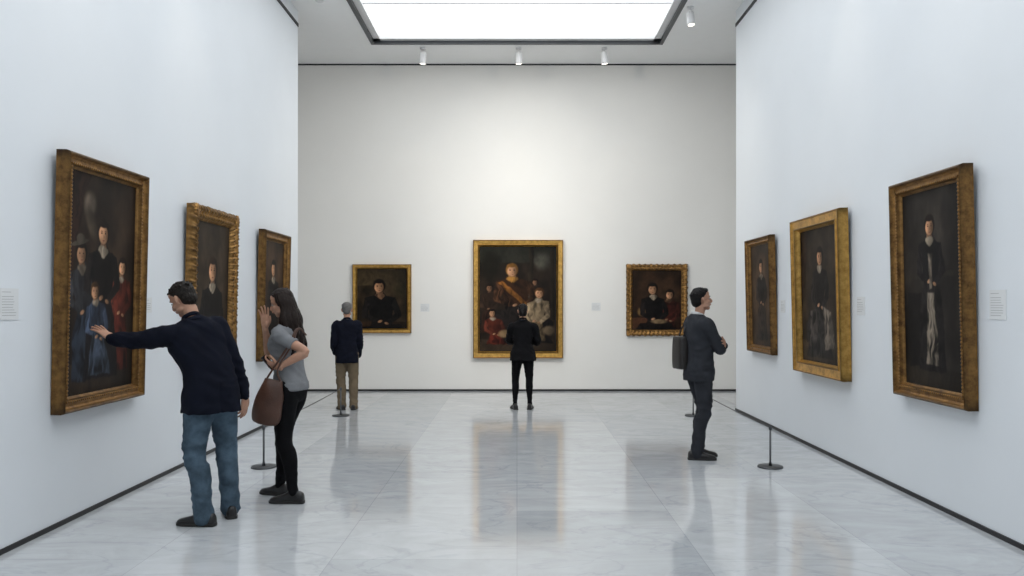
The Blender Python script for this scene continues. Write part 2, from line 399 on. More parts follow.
def side(sgn, y0, y1, z0, z1, **k):
    framed(y1-y0, z1-z0, loc=(sgn*XW, (y0+y1)/2, (z0+z1)/2), rz=(-HP if sgn > 0 else HP), tilt=math.radians(1.3), **k)
def col_(x0, x1, y0, y1, c, b=3, fo=.2): return ('P', [(x0, y0), (x1, y0), (x1, y1), (x0, y1)], c, b, fo)
L1 = lambda a: [col_(0, 1, 0, .14, (62, 50, 40)), ('P', [(.0, 1), (.0, .45), (.1, .6), (.22, .9), (.3, 1)], (50, 32, 26), 3, 1.0), (.30, .86, .12, .08, -20, (112, 102, 92), .6), (.32, .78, .09, .11, 30, (80, 70, 60), .6)] \
    + fig(.20, .60, .10, a, (50, 52, 60), (44, 54, 72), collar=(130, 120, 108), hat=(86, 80, 74), ln=5.4, tl=-.6) + fig(.80, .56, .085, a, (96, 40, 30), (90, 36, 28), ln=5.6, tl=.5) \
    + fig(.50, .70, .115, a, BLK, (26, 24, 28), ln=5.6, wide=1.1) + fig(.40, .44, .08, a, (54, 68, 94), (64, 78, 102), hair=(80, 56, 34), ln=4.6, tl=-.8)
side(-1, 5.80, 7.07, .84, 2.78, fw=.115, depth=.10, style='plain', comp=L1, seed=1, bg1=DK, bg2=(64, 50, 40))
L2 = lambda a: fig(.52, .58, .19, a, (22, 20, 22), hair=(44, 32, 24), ln=3.4)
side(-1, 8.10, 9.38, .95, 2.68, fw=.15, depth=.10, style='carved', comp=L2, seed=2, bg1=(50, 42, 34), bg2=(92, 78, 64))
L3 = lambda a: fig(.5, .70, .15, a, (22, 19, 20), (24, 20, 20), ln=5, tl=-.4)
side(-1, 10.36, 11.52, .90, 2.63, fw=.13, depth=.10, style='plain', comp=L3, seed=3, bg1=(48, 36, 27), bg2=(88, 66, 48))
R1 = lambda a: [col_(0, 1, 0, .10, (58, 52, 46)), col_(.08, .4, .1, .48, (30, 29, 30)), col_(0, 1, .55, .58, (62, 58, 54), 2)] \
    + fig(.48, .78, .105, a, (24, 23, 26), (34, 32, 34), ln=6.6) + [('P', [(.41, .48), (.54, .48), (.60, .12), (.38, .12)], (124, 118, 110), 2, 1.0), ('P', [(.44, .68), (.51, .68), (.50, .5), (.46, .5)], (132, 124, 116), 2, .8)]
side(1, 5.86, 7.0, .86, 2.69, fw=.115, depth=.10, style='plain', comp=R1, seed=4, bg1=(34, 32, 32), bg2=(66, 61, 58))
R2 = lambda a: [col_(0, 1, 0, .16, (84, 74, 64)), col_(.66, .95, .16, .5, (58, 46, 38)), ('P', [(0, 1), (0, .4), (.12, .6), (.2, 1)], (54, 40, 34), 3, 1.0)] \
    + fig(.5, .74, .135, a, (30, 27, 28), (46, 44, 46), ln=5.2, seated=True, tl=.3) + [('P', [(.55, .42), (.75, .38), (.85, .12), (.6, .10)], (112, 106, 100), 2, 1.0), ('P', [(.24, .38), (.42, .40), (.40, .12), (.2, .12)], (78, 74, 74), 2, 1.0)]
side(1, 8.08, 9.5, .86, 2.63, fw=.14, depth=.11, style='flat', comp=R2, seed=5, bg1=(42, 35, 30), bg2=(88, 75, 62))
R3 = lambda a: [col_(0, 1, 0, .12, (80, 64, 50))] + fig(.5, .74, .135, a, (34, 29, 28), (52, 44, 40), ln=5.1)
side(1, 10.38, 11.48, .98, 2.56, fw=.10, depth=.09, style='plain', comp=R3, seed=6, bg1=(52, 41, 32), bg2=(94, 74, 56))
def back(x0, x1, z0, z1, **k):
    framed(x1-x0, z1-z0, loc=((x0+x1)/2, YB, (z0+z1)/2), rz=0, tilt=0.0, **k)
B1 = lambda a: [col_(0, 1, .72, 1, (78, 66, 46), 8), (.85, .65, .2, .2, 0, (58, 52, 34), .8), col_(0, 1, 0, .12, (64, 46, 32), 4)] \
    + fig(.45, .63, .22, a, (20, 18, 18), (24, 20, 20), hair=(22, 15, 12), sk=(204, 154, 116), ln=2.9, seated=True, wide=1.15, collar=(130, 98, 74), tl=-.4)
back(-3.11, -2.0, 1.10, 2.40, fw=.085, depth=.07, style='flat', comp=B1, seed=7, bg1=(34, 28, 20), bg2=(74, 60, 42))
B2 = lambda a: [col_(.0, 1, .84, 1, (54, 56, 49), 8), (.82, .86, .16, .12, 0, (84, 86, 79), .7), (.15, .82, .2, .2, 0, (32, 30, 22), .7), col_(.64, .70, .35, 1, (44, 38, 30), 2), col_(.92, .97, .3, 1, (40, 34, 28), 2), col_(0, 1, 0, .12, (74, 62, 50), 3)] \
    + fig(.13, .58, .075, a, (52, 38, 30), (56, 36, 28), ln=5.4, hair=(40, 28, 20), sk=(150, 112, 86), collar=None) + fig(.72, .64, .06, a, (44, 36, 30), (40, 34, 30), hair=(30, 20, 14), ln=5, sk=(140, 104, 80), collar=None) \
    + fig(.43, .73, .125, a, (60, 38, 24), (30, 26, 26), hair=(140, 98, 44), ln=5.2, wide=1.3, collar=(166, 120, 54), sash=(150, 96, 40), seated=True, tl=-.7) \
    + fig(.77, .52, .10, a, (134, 120, 98), (104, 90, 68), hair=(80, 54, 32), ln=4.2, tl=.8) + fig(.17, .34, .075, a, (92, 40, 28), (104, 38, 27), ln=3.6, tl=-.8) + [(.9, .2, .1, .06, 0, (116, 102, 82), .5), (.32, .17, .1, .05, 10, (150, 126, 92), .5), (.55, .14, .09, .04, -10, (110, 60, 40), .5)]
back(-.83, .87, .63, 2.86, fw=.125, depth=.10, style='flat', comp=B2, seed=8, bg1=(30, 24, 20), bg2=(62, 50, 40))
B3 = lambda a: [col_(0, 1, 0, .2, (90, 58, 40), 3), (.2, .3, .12, .1, 0, (138, 108, 66), .5)] \
    + fig(.76, .54, .16, a, (80, 33, 26), (72, 31, 23), ln=3.3, tl=.5, collar=(110, 84, 64)) + fig(.42, .62, .19, a, (20, 17, 18), (26, 20, 20), ln=3.1, seated=True, tl=-.4) + [(.55, .14, .22, .05, 0, (150, 128, 98), .5)]
back(2.07, 3.22, 1.05, 2.40, fw=.115, depth=.08, style='carved', comp=B3, seed=9, bg1=(34, 24, 18), bg2=(70, 50, 35))

def label(loc, rz, w, h):
    q = Buf(); q.box((-w/2, -.006, -h/2), (w/2, 0, h/2), 0)
    z = h/2-.025; i = 0
    while z > -h/2+.02:
        L = w*(.5 if i == 0 else random.uniform(.6, .8))
        q.box((-w*.42, -.0068, z-.0015), (-w*.42+L, -.006, z+.0015), 1); z -= .018 if i else .03; i += 1
    o = q.obj('wall_label', [M['label'], M['ink']]); o.location = loc; o.rotation_euler = (0, 0, rz)
label((-XW, 796*3.4/508, 1.65), HP, .19, .21)
label((-XW, 796*3.4/369, 1.64), HP, .14, .14)
label((XW, 796*3.4/481, 1.645), -HP, .19, .21)
label((XW, 796*3.4/344, 1.63), -HP, .18, .18)
label((XW, 796*3.4/266, 1.62), -HP, .16, .16)
label(((425-517)/52.7, YB, 1.58), 0, .17, .15)
label(((596-517)/52.7, YB, 1.60), 0, .17, .15)

def spot(x, y, tgt, energy, size=55, col=(1, .90, .76)):
    q = Buf(); z = ZC
    tube(q, [(x, y, z), (x, y, z-.03)], [.05, .05], k=1, n=20, cap=False)
    tube(q, [(x, y, z-.03), (x, y, z-.10)], [.012, .012], k=1, n=10, cap=False)
    c = Vector((x, y, z-.17)); d = (Vector(tgt)-c).normalized()
    hd = (Vector((0, 0, -1))*.75+d*.5).normalized()
    a = c-hd*.10; b = c+hd*.11
    tube(q, [a, a+hd*.02, b-hd*.03, b], [.04, .058, .062, .066], k=1, n=22, cap=False)
    tube(q, [b, b+hd*.002], [.05, .05], k=1, n=18, m=1, cap=False)
    o = q.obj('ceiling_spotlight', [M['white'], M['lampface']])
    l = bpy.data.lights.new('spot_bulb', 'SPOT'); l.energy = energy; l.color = col; l.spot_size = math.radians(size); l.spot_blend = 1; l.shadow_soft_size = .06
    lo = bpy.data.objects.new('spot_bulb', l); COL.objects.link(lo); lo.location = b+d*.05
    lo.rotation_euler = d.to_track_quat('-Z', 'Y').to_euler(); lo.parent = o
spot(-1.67, 14.15, (-2.5, YB, 1.7), 15, 60); spot(.03, 14.15, (0, YB, 1.7), 18, 60); spot(1.55, 14.15, (2.6, YB, 1.7), 15, 60)
spot(2.66, 12.2, (3.4, 10.8, 1.8), 18)
for sx in (-1, 1):
    # added out-of-view pair brightening the back wall, each cross-aimed at the opposite half
    spot(sx*2.66, 9.0, (-sx*2.5, YB, 2.3), 520, 72, (1, .94, .85))
    spot(sx*2.7, 7.9, (sx*3.4, 8.6, 1.8), 30); spot(sx*2.7, 5.6, (sx*3.4, 6.3, 1.8), 30)
q = Buf(); tube(q, [(-2.95, 11.9, ZC), (-2.95, 11.9, ZC-.03), (-2.95, 11.9, ZC-.04)], [.06, .06, .04], k=1, n=24, cap=False); q.obj('smoke_detector', [M['white']])

# ---------------------------------------------------------------- people
def cloth(name, col, rough=.9, var=.15):
    return simple(name, col, rough, bump=.35, bscale=260, var=var, vscale=9, spec=.15)
def skinmat(name, col):
    m = simple(name, col, .55, var=.10, vscale=22, spec=.3, bump=.08, bscale=180)
    b = m.node_tree.nodes['Principled BSDF']; b.inputs['Subsurface Weight'].default_value = .08; b.inputs['Subsurface Scale'].default_value = .01
    return m
M['skin'] = skinmat('skin', (0.44, 0.245, 0.165, 1)); M['lip'] = simple('lips', (0.28, 0.10, 0.08, 1), .5)
M['eye'] = simple('eye_white', (.4, .38, .36, 1), .2); M['iris'] = simple('iris', (.02, .012, .008, 1), .2)
def hairmat(name, col):
    return simple(name, col, .55, bump=.5, bscale=160, var=.35, vscale=60, spec=.2)
M['hair_dark'] = hairmat('dark_brown_hair', (0.010, 0.007, 0.005, 1)); M['hair_black'] = hairmat('black_hair', (0.005, 0.004, 0.004, 1))
M['hair_grey'] = hairmat('grey_hair', (0.13, 0.125, 0.12, 1)); M['hair_brown'] = hairmat('brown_hair', (0.012, 0.006, 0.004, 1))
M['navy'] = cloth('navy_wool', (0.0045, 0.0058, 0.0125, 1)); M['black'] = cloth('black_wool', (0.004, 0.004, 0.005, 1)); M['greysuit'] = cloth('grey_suit_wool', (0.030, 0.032, 0.038, 1))
M['blackpants'] = cloth('black_trousers', (0.004, 0.004, 0.005, 1)); M['jeans'] = cloth('blue_denim', (0.066, 0.10, 0.135, 1), var=.45); M['khaki'] = cloth('khaki_twill', (0.15, 0.115, 0.075, 1))
M['tee'] = cloth('grey_jersey', (0.20, 0.205, 0.215, 1)); M['shirt'] = cloth('white_shirt', (0.6, 0.6, 0.6, 1)); M['shoe'] = simple('black_leather', (0.008, 0.007, 0.007, 1), .35); M['sole'] = simple('rubber_sole', (0.015, 0.014, 0.013, 1), .7)
M['brown'] = simple('brown_leather', (0.065, 0.026, 0.014, 1), .42, bump=.2, bscale=80, var=.2); M['blackbag'] = simple('dark_bag_leather', (0.010, 0.007, 0.006, 1), .4, bump=.2, bscale=80)
M['phone'] = simple('phone_glass', (0.01, 0.01, 0.012, 1), .15)

def ik(a, t, l1, l2, hint):
    a = Vector(a); t = Vector(t); d = t-a; L = d.length
    if L > (l1+l2)*.995: t = a+d.normalized()*(l1+l2)*.995; d = t-a; L = d.length
    if L < abs(l1-l2)+.02: L = abs(l1-l2)+.02
    x = (l1*l1-l2*l2+L*L)/(2*L); hh = math.sqrt(max(l1*l1-x*x, 0)); u = d.normalized()
    h = Vector(hint); h = (h-u*h.dot(u)).normalized()
    return a+u*x+h*hh, t
def hand(buf, w, d, n, th, curl=.35, spread=.0, sc=1.0, thumb_open=1.0):
    w = Vector(w); d = Vector(d).normalized(); n = Vector(n); n = (n-d*n.dot(d)).normalized()
    th = Vector(th); th = (th-d*th.dot(d)-n*th.dot(n)).normalized()
    tube(buf, [w-d*.02, w+d*.01, w+d*.045, w+d*.08, w+d*.094], [(.018, .026), (.018, .029), (.0165, .038), (.014, .040), (.011, .036)], k=3, n=18, hint=n)
    ellipsoid(buf, w+d*.03+th*.024+n*.008, (.019, .019, .03), d.to_track_quat('Z', 'Y').to_matrix(), nu=12, nv=8)
    Ls = [(.040, .024, .020), (.045, .028, .022), (.042, .026, .021), (.033, .020, .018)]
    for i, L in enumerate(Ls):
        o = .030-.020*i; base = w+d*(.088 if i in (1, 2) else .082)+th*o
        a = curl*(.6+.15*i); p = base; pts = [base-d*.03, base]; sp = th*(spread*(1.5-i)*.35)
        ang = 0
        for j, l in enumerate(L):
            ang += a*(.8 if j == 0 else 1.1)
            dr = (d*math.cos(ang)+n*math.sin(ang)+sp).normalized(); p = p+dr*l*sc; pts.append(p)
        tube(buf, pts, [.0085, .0092, .0086, .0078, .0066], k=2, n=10, hint=n)
    b0 = w+d*.022+th*.026; t1 = b0+(d*.62+th*.75*thumb_open+n*.25).normalized()*.038; t2 = t1+(d*.85+th*.4*thumb_open+n*.3).normalized()*.03; t3 = t2+(d*.95+th*.2*thumb_open+n*.3).normalized()*.024
    tube(buf, [b0-d*.01, b0, t1, t2, t3], [.012, .014, .0112, .010, .0075], k=2, n=10, hint=n)

def person(name, loc, heading, sc, S):
    W = Matrix.Translation(Vector(loc))@Matrix.Rotation(math.radians(heading), 4, 'Z')@Matrix.Scale(sc, 4); Wi = W.inverted()
    lv = lambda p: Wi@Vector(p)
    dv = lambda v: (Wi.to_3x3()@Vector(v)).normalized()
    lean = math.radians(S.get('lean', 0)); lean_s = math.radians(S.get('lean_side', 0))
    off = Vector(S.get('pelvis', (0, 0, 0)))
    def bend(p):
        p = Vector(p); t = max(0, min(1, (p.z-.86)/.45)); t = t*t*(3-2*t)
        q_ = p-Vector((0, 0, .95))
        q_ = Matrix.Rotation(-lean*t, 3, 'X')@q_; q_ = Matrix.Rotation(lean_s*t, 3, 'Y')@q_
        w_ = max(0, min(1, (p.z-.1)/.7))
        return q_+Vector((0, 0, .95))+off*w_
    VV = []; FF = []; MM = []; mats = []
    def put(V, Fc, mat, cls=None):
        if M[mat] not in mats: mats.append(M[mat])
        n = len(VV); VV.extend(V); mi = mats.index(M[mat])
        for f in Fc:
            k = mi
            if cls:
                c = sum((V[i] for i in f), Vector())/len(f); r = cls(c)
                if r:
                    if M[r] not in mats: mats.append(M[r])
                    k = mats.index(M[r])
            FF.append(tuple(i+n for i in f)); MM.append(k)
    fem = S.get('female', False); wd = .9 if fem else 1.0; wd *= S.get('width', 1)
    arms = S['arms']
    shx = .175*wd
    seed = 2.3+loc[0]*3
    def folds(fx, fz, amp):
        def f(v, n):
            g = v.z*fz+(v.x*7-v.y*5)*math.sin(seed+v.z*5)
            a = noise.noise(Vector((v.x*fx+seed+v.z*2.5, v.y*fx, g))); b_ = noise.noise(Vector((v.x*fx*2.2, v.y*fx*2.2+seed, v.z*fz*1.1+(v.x+v.y)*9)))
            return amp*((1-min(abs(a)*3, 1.6))*.6+b_*.5)
        return f
    bl = Buf(); skinny = S.get('skinny', False)
    hemz = S.get('hem', .80)
    torso(bl, [(.80, 0, -.005, .10, .09, 2.4), (.86, 0, -.01, .165*wd, .115, 2.4), (.93, 0, -.012, .175*wd, .122, 2.4), (1.0, 0, -.005, .158*wd, .108, 2.3), (1.06, 0, 0, .14*wd, .1, 2.2)], fn=bend)
    shoes = Buf(); soles = Buf()
    for i, (ft, fh) in enumerate(S['feet']):
        sgn = -1 if i == 0 else 1
        g = lv((ft[0], ft[1], 0)); g.z = 0; rz = math.radians(fh-heading)
        R = Matrix.Rotation(rz, 3, 'Z'); fwd = R@Vector((0, 1, 0))
        hip = bend((sgn*.085*wd, 0, .90)); ank = g+Vector((0, 0, .09))
        tl_ = (ank-hip).length; l1_, l2_ = .415, .405
        if tl_ > .815: l1_ *= tl_/.815; l2_ *= tl_/.815
        kn, ank2 = ik(hip, ank, l1_, l2_, fwd)
        mid = (hip+kn)/2; cf = kn*.68+ank*.32-fwd*.018
        if skinny: rr = [.095, .088, .074, .054, .054, .036, .034]
        else: rr = [.098, .096, .085, .067, .066, .059, .060]
        k_ = S.get('legw', 1); rr = [(a*k_, a*k_) for a in rr]
        tube(bl, [hip+Vector((0, 0, .02)), hip-Vector((0, 0, .06))+(kn-hip)*.05, mid, kn, cf, kn*.2+ank*.8, ank+Vector((0, 0, -.035 if not skinny else -.01))], rr, k=4, n=22, hint=fwd)
        ys = [-.085, -.075, -.03, .03, .09, .145, .185, .20]; hw = [.018, .034, .039, .037, .045, .047, .034, .014]; ht = [.05, .085, .105, .10, .070, .054, .042, .026]
        for bufx, gw, zt in ((shoes, 0, None), (soles, .004, .022)):
            V = []; n = 20; P = catmull([(a, b_, c_) for a, b_, c_ in zip(ys, hw, ht)], 3)
            for (yy, hh, tt) in P:
                if zt: tt = zt
                for j in range(n):
                    qa = 2*math.pi*j/n; c, d = math.cos(qa), math.sin(qa)
                    e = 2/2.6 if not zt else 2/6
                    x = (hh+gw)*math.copysign(abs(c)**e, c); z = tt/2+tt/2*math.copysign(abs(d)**e, d)
                    if not zt and z > .05: x *= 1-.25*(z-.05)/.05
                    V.append(g+R@Vector((x, yy*(1+gw*3), z)))
            Fc = [(a*n+j, a*n+(j+1) % n, (a+1)*n+(j+1) % n, (a+1)*n+j) for a in range(len(P)-1) for j in range(n)]
            Fc += [tuple(range(n))[::-1], tuple((len(P)-1)*n+j for j in range(n))]
            bufx.add(V, Fc, 0)
    fo = folds(6, 13, .005 if skinny else .009)
    V, Fc = remesh(bl, .0085, 5, lambda v, n: fo(v, n)*(1.0 if v.z < .78 else .2)*(1.3 if (v.z < .25 or .42 < v.z < .6) else .6))
    put(V, Fc, S['pants'])
    V, Fc = remesh(shoes, .006, 3); put(V, Fc, S.get('shoes', 'shoe'))
    put([Vector(v) for v in soles.v], soles.f, 'sole')
    bt = Buf(); jk = S.get('jacket', True)
    h = hemz; b_ = .0 if jk else -.004; fl = S.get('flare', 0)
    if fem:
        secs = [(h, 0, 0, .182*wd+fl, .130+fl+b_, 2.4), (.93, 0, -.005, .182*wd+fl*.6, .134+b_, 2.4), (1.06, 0, 0, .152*wd, .112+b_, 2.3), (1.17, 0, .006, .157*wd, .118+b_, 2.3), (1.27, 0, .014, .172*wd, .132+b_, 2.3), (1.35, 0, 0, .18*wd, .112+b_, 2.4), (1.405, 0, -.012, .165*wd, .088, 2.3), (1.44, 0, -.02, .11*wd, .07, 2.1), (1.47, 0, -.025, .062, .058, 2)]
    else:
        secs = [(h, 0, -.005, .192*wd+fl, .137+fl+b_, 2.5), (.93, 0, -.008, .190*wd+fl*.5, .136+b_, 2.5), (1.06, 0, 0, .174*wd, .124+b_, 2.4), (1.18, 0, 0, .184*wd, .128+b_, 2.4), (1.30, 0, 0, .20*wd, .133+b_, 2.5), (1.38, 0, -.01, .198*wd, .115+b_, 2.5), (1.425, 0, -.018, .16*wd, .09, 2.2), (1.46, 0, -.025, .10*wd, .072, 2.1), (1.48, 0, -.028, .066, .062, 2)]
    if h > .88: secs = [(h, 0, 0, .184*wd, .136, 2.4)]+[s for s in secs[1:] if s[0] > h+.02]
    torso(bt, secs, fn=bend)
    skinb = Buf()
    for side_, A in arms.items():
        sg = -1 if side_ == 'L' else 1
        s0 = bend((sg*shx, -.012, 1.385 if not fem else 1.355)); s0 += Vector(A.get('sh', (0, 0, 0)))
        tgt = lv(A['w']) if A.get('world') else Vector(A['w'])
        hint = dv(A['hint']) if A.get('world') else Vector(A['hint'])
        al = A.get('len', 1); l1 = (.295 if not fem else .275)*al; l2 = (.262 if not fem else .245)*al
        if A.get('straight'):
            dd_ = (tgt-s0).length; f_ = dd_/((l1+l2)*A['straight']); l1 *= f_; l2 *= f_
        el, wr = ik(s0, tgt, l1, l2, hint)
        inn = bend((sg*.08*wd, -.01, 1.36)); aw = S.get('armw', 1)
        if jk:
            u = (wr-el).normalized()
            tube(bt, [inn, s0, s0*.6+el*.4, el, el*.5+wr*.5, wr-u*.005], [.075, .076 if not fem else .066, .064*aw, .055*aw, .050*aw, .043], k=5, n=20)
            tube(skinb, [el*.5+wr*.5, el*.2+wr*.8, wr+u*.01], [.03, .028, .027], k=3, n=14)
        else:
            tube(bt, [inn, s0, s0*.6+el*.4, s0*.42+el*.58], [.062, .060, .054, .054], k=5, n=20, cap=False)
            tube(skinb, [s0, s0*.5+el*.5, el, el*.65+wr*.35, el*.2+wr*.8, wr], [.040, .041, .034, .036, .026, .024], k=4, n=18)
        if not A.get('nohand'):
            d = dv(A['d']) if A.get('d') and A.get('world') else (Vector(A['d']) if A.get('d') else (wr-el).normalized())
            n = dv(A['n']) if A.get('world') else Vector(A['n'])
            th = (n.cross(d) if side_ == 'L' else d.cross(n))
            hb = Buf(); hand(hb, wr, d, n, th, A.get('curl', .35), A.get('spread', .1), thumb_open=A.get('thumb', 1))
            tube(hb, [wr-(wr-el).normalized()*.05, wr-(wr-el).normalized()*.01, wr+d.normalized()*.02], [.026, .0235, .025], k=3, n=14)
            Vh, Fh = remesh(hb, .0035, 2); put(Vh, Fh, 'skin')
    fo2 = folds(6, 11, .010 if jk else .007)
    def tdisp(v, n):
        r = fo2(v, n)
        if jk and v.y < -.02 and v.z < 1.0: r -= .008*math.exp(-(v.x/.006)**2)
        if not jk and v.z < hemz+.06: r = max(r, .002)+.003
        return r
    V, Fc = remesh(bt, .0085, 3, tdisp); put(V, Fc, S['top'], S.get('cls'))
    V, Fc = remesh(skinb, .006, 3); put(V, Fc, 'skin')
    if jk:
        cb = Buf(); pts = []
        for i in range(15):
            a = math.radians(-235+i*290/14); c, d = math.cos(a), math.sin(a)
            drop = max(0, d)*.07
            pts.append(bend((.073*c, -.022+.068*d+(.02 if d > 0 else 0)*d, 1.462-drop)))
        tube(cb, pts, [(.021, .010)]*15, k=2, n=10)
        put([Vector(v) for v in cb.v], cb.f, S['top'])
        cb = Buf(); pts = []
        for i in range(17):
            a = 2*math.pi*i/16; c, d = math.cos(a), math.sin(a); pts.append(bend((.060*c, -.020+.060*d, 1.482-.018*d)))
        tube(cb, pts, [(.015, .006)]*17, k=2, n=10, cap=False); put([Vector(v) for v in cb.v], cb.f, S.get('collar', 'shirt'))
    HR = (Euler((math.radians(S.get('pitch', 0)), 0, 0), 'XYZ').to_matrix())
    HR = Matrix.Rotation(lean_s*.8, 3, 'Y')@Matrix.Rotation(-lean*.6, 3, 'X')@Matrix.Rotation(math.radians(S.get('yaw', 0)), 3, 'Z')@Matrix.Rotation(math.radians(S.get('roll', 0)), 3, 'Y')@HR
    nk = bend((0, -.022, 1.44)); hc = bend((0, .022, 1.632 if not fem else 1.615))
    if 'headoff' in S: hc += Vector(S['headoff'])
    hs = 1.0 if not fem else .95
    T = lambda p: hc+HR@(Vector(p)*hs)
    hb = Buf()
    def tell(b, c, r, **k): ellipsoid(b, T(c), [x*hs for x in r], HR, **k)
    tell(hb, (0, -.012, .030), (.074, .093, .086), nu=28, nv=20)
    tell(hb, (0, .022, -.035), (.057, .066, .078)); tell(hb, (0, .058, -.092), (.027, .024, .022))
    tell(hb, (0, .066, .026), (.050, .022, .020)); tell(hb, (0, .062, .055), (.050, .022, .035))
    for s in (-1, 1):
        tell(hb, (s*.036, .060, -.028), (.022, .022, .018)); tell(hb, (s*.046, .02, -.072), (.018, .035, .020))
        tube(hb, [T((s*.070, -.012, -.035)), T((s*.079, -.006, -.02)), T((s*.083, -.014, .010)), T((s*.078, -.012, .022))], [.007, .010, .012, .008], k=3, n=10)
    tube(hb, [T((0, .080, .018)), T((0, .094, -.004)), T((0, .108, -.028)), T((0, .092, -.040))], [.008, .009, .0125, .010], k=3, n=12)
    tell(hb, (0, .078, -.060), (.024, .014, .016))
    tube(hb, [T((0, .0, -.05)), T((0, -.018, -.085)), (T((0, -.02, -.12))+nk)/2, nk-Vector((0, 0, .03))], [.050*hs, .052*hs, .052*wd, .062*wd], k=3, n=20)
    V, Fc = remesh(hb, .0045, 3); put(V, Fc, 'skin')
    lb = Buf(); tell(lb, (0, .0905, -.058), (.021, .006, .0045)); tell(lb, (0, .0895, -.066), (.018, .006, .0045)); put([Vector(v) for v in lb.v], lb.f, 'lip')
    for s in (-1, 1):
        eb = Buf(); tell(eb, (s*.030, .0755, .000), (.0125, .0085, .0055), nu=12, nv=8); put([Vector(v) for v in eb.v], eb.f, 'eye')
        eb = Buf(); tell(eb, (s*.030, .0825, .000), (.0052, .003, .0050), nu=10, nv=6); put([Vector(v) for v in eb.v], eb.f, 'iris')
        eb = Buf(); tube(eb, [T((s*.014, .087, .020)), T((s*.030, .086, .025)), T((s*.046, .076, .020))], [.003, .004, .002], k=3, n=8); put([Vector(v) for v in eb.v], eb.f, S['hair'])
    hr = Buf(); style = S.get('hairstyle', 'short')
    def hfn(p):
        l = HR.inverted()@(p-hc)/hs
        y, z = l.y, l.z
        if y > .055: line = .082
        elif y > .0: line = .030+(y/.055)*.05
        elif y > -.03: line = .012+(y+.03)/.03*.018
        else: line = -.062
        if style == 'long' and y < .03: line = -.2
        t = max(0, min(1, (line-z)/.018+.5))
        return hc+HR@(l*(1-.16*t))*hs
    tell(hr, (0, -.013, .036), (.083, .101, .093), nu=48, nv=36, fn=hfn)
    tell(hr, (.008, .030, .092), (.055, .050, .024))
    tell(hr, (0, -.052, -.012), (.066, .056, .066), fn=None)
    if style == 'tied':
        tell(hr, (0, -.105, .005), (.033, .03, .035))
        tube(hr, [T((0, -.10, .01)), T((0, -.125, -.04)), T((0, -.115, -.10))], [.022, .024, .008], k=4, n=12)
        tell(hr, (0, -.03, -.03), (.072, .07, .085))
    if style == 'long':
        for i in range(26):
            a = -1.35+2.7*i/25
            x = math.sin(a); yb = -math.cos(a)
            L = .36+.05*random.random()
            pts = [T((.07*x, .005+.075*yb, .075)), T((.088*x, .00+.092*yb, .01)), T((.090*x, -.005+.092*yb, -.07))]
            e0 = pts[-1]; sw = random.uniform(-.025, .025)
            for kx, dd in ((1, .10), (2, .2), (3, .30), (4, L)):
                pts.append(e0+Vector((x*.012*kx+sw*math.sin(kx*1.7), -.022*min(kx, 3)*(.6+.4*abs(yb))+.014*math.sin(kx*2+i), -dd)))
            tube(hr, pts, [.018, .022, .024, .026, .024, .018, .006], k=4, n=10)
    for i in range(26 if style != 'long' else 10):
        a = random.uniform(-2.6, 2.6); e = random.uniform(.35, 1.3)
        r = Vector((.080*math.sin(a)*math.cos(e), -.013-.098*math.cos(a)*math.cos(e), .036+.090*math.sin(e)))
        if r.y > .05 and r.z < .09: continue
        r2 = r+Vector((.02*math.sin(a), -.02*math.cos(a), -.012)); mid = (r+r2)/2*1.02
        tube(hr, [T(r*.97), T(mid), T(r2)], [.006, .008, .004], k=3, n=8)
    V, Fc = remesh(hr, .0045, 2, lambda v, n: .003*noise.noise(Vector((v.x*80, v.y*80, v.z*14 if style == 'long' else v.z*50))))
    put(V, Fc, S['hair'])
    me = bpy.data.meshes.new(name); me.from_pydata([tuple(W@v) for v in VV], [], FF)
    for mm in mats: me.materials.append(mm)
    me.polygons.foreach_set('material_index', MM); me.polygons.foreach_set('use_smooth', [True]*len(FF)); me.update()
    o = bpy.data.objects.new(name, me); COL.objects.link(o)

# man reaching to the painting
person('man', (-2.32, 6.04, 0), 46, 1.06, dict(
    lean=16, lean_side=-10, feet=[((-2.33, 5.93), 82), ((-2.22, 6.18), 25)], pants='jeans', top='navy', hair='hair_dark', hem=.79, flare=.012, width=1.0, collar='navy', armw=1.12,
    pitch=-16, yaw=26, legw=1.1,
    arms={'L': dict(world=True, w=(-3.08, 6.03, 1.385), hint=(0, -.2, -1), d=(-.19, .05, .14), n=(-.6, .3, -.75), curl=.14, spread=.45, straight=1.012),
          'R': dict(world=True, w=(-2.14, 6.26, .93), hint=(.5, -.6, 0), d=(-.02, 0, -1), n=(-1, .3, 0), curl=.4)}))
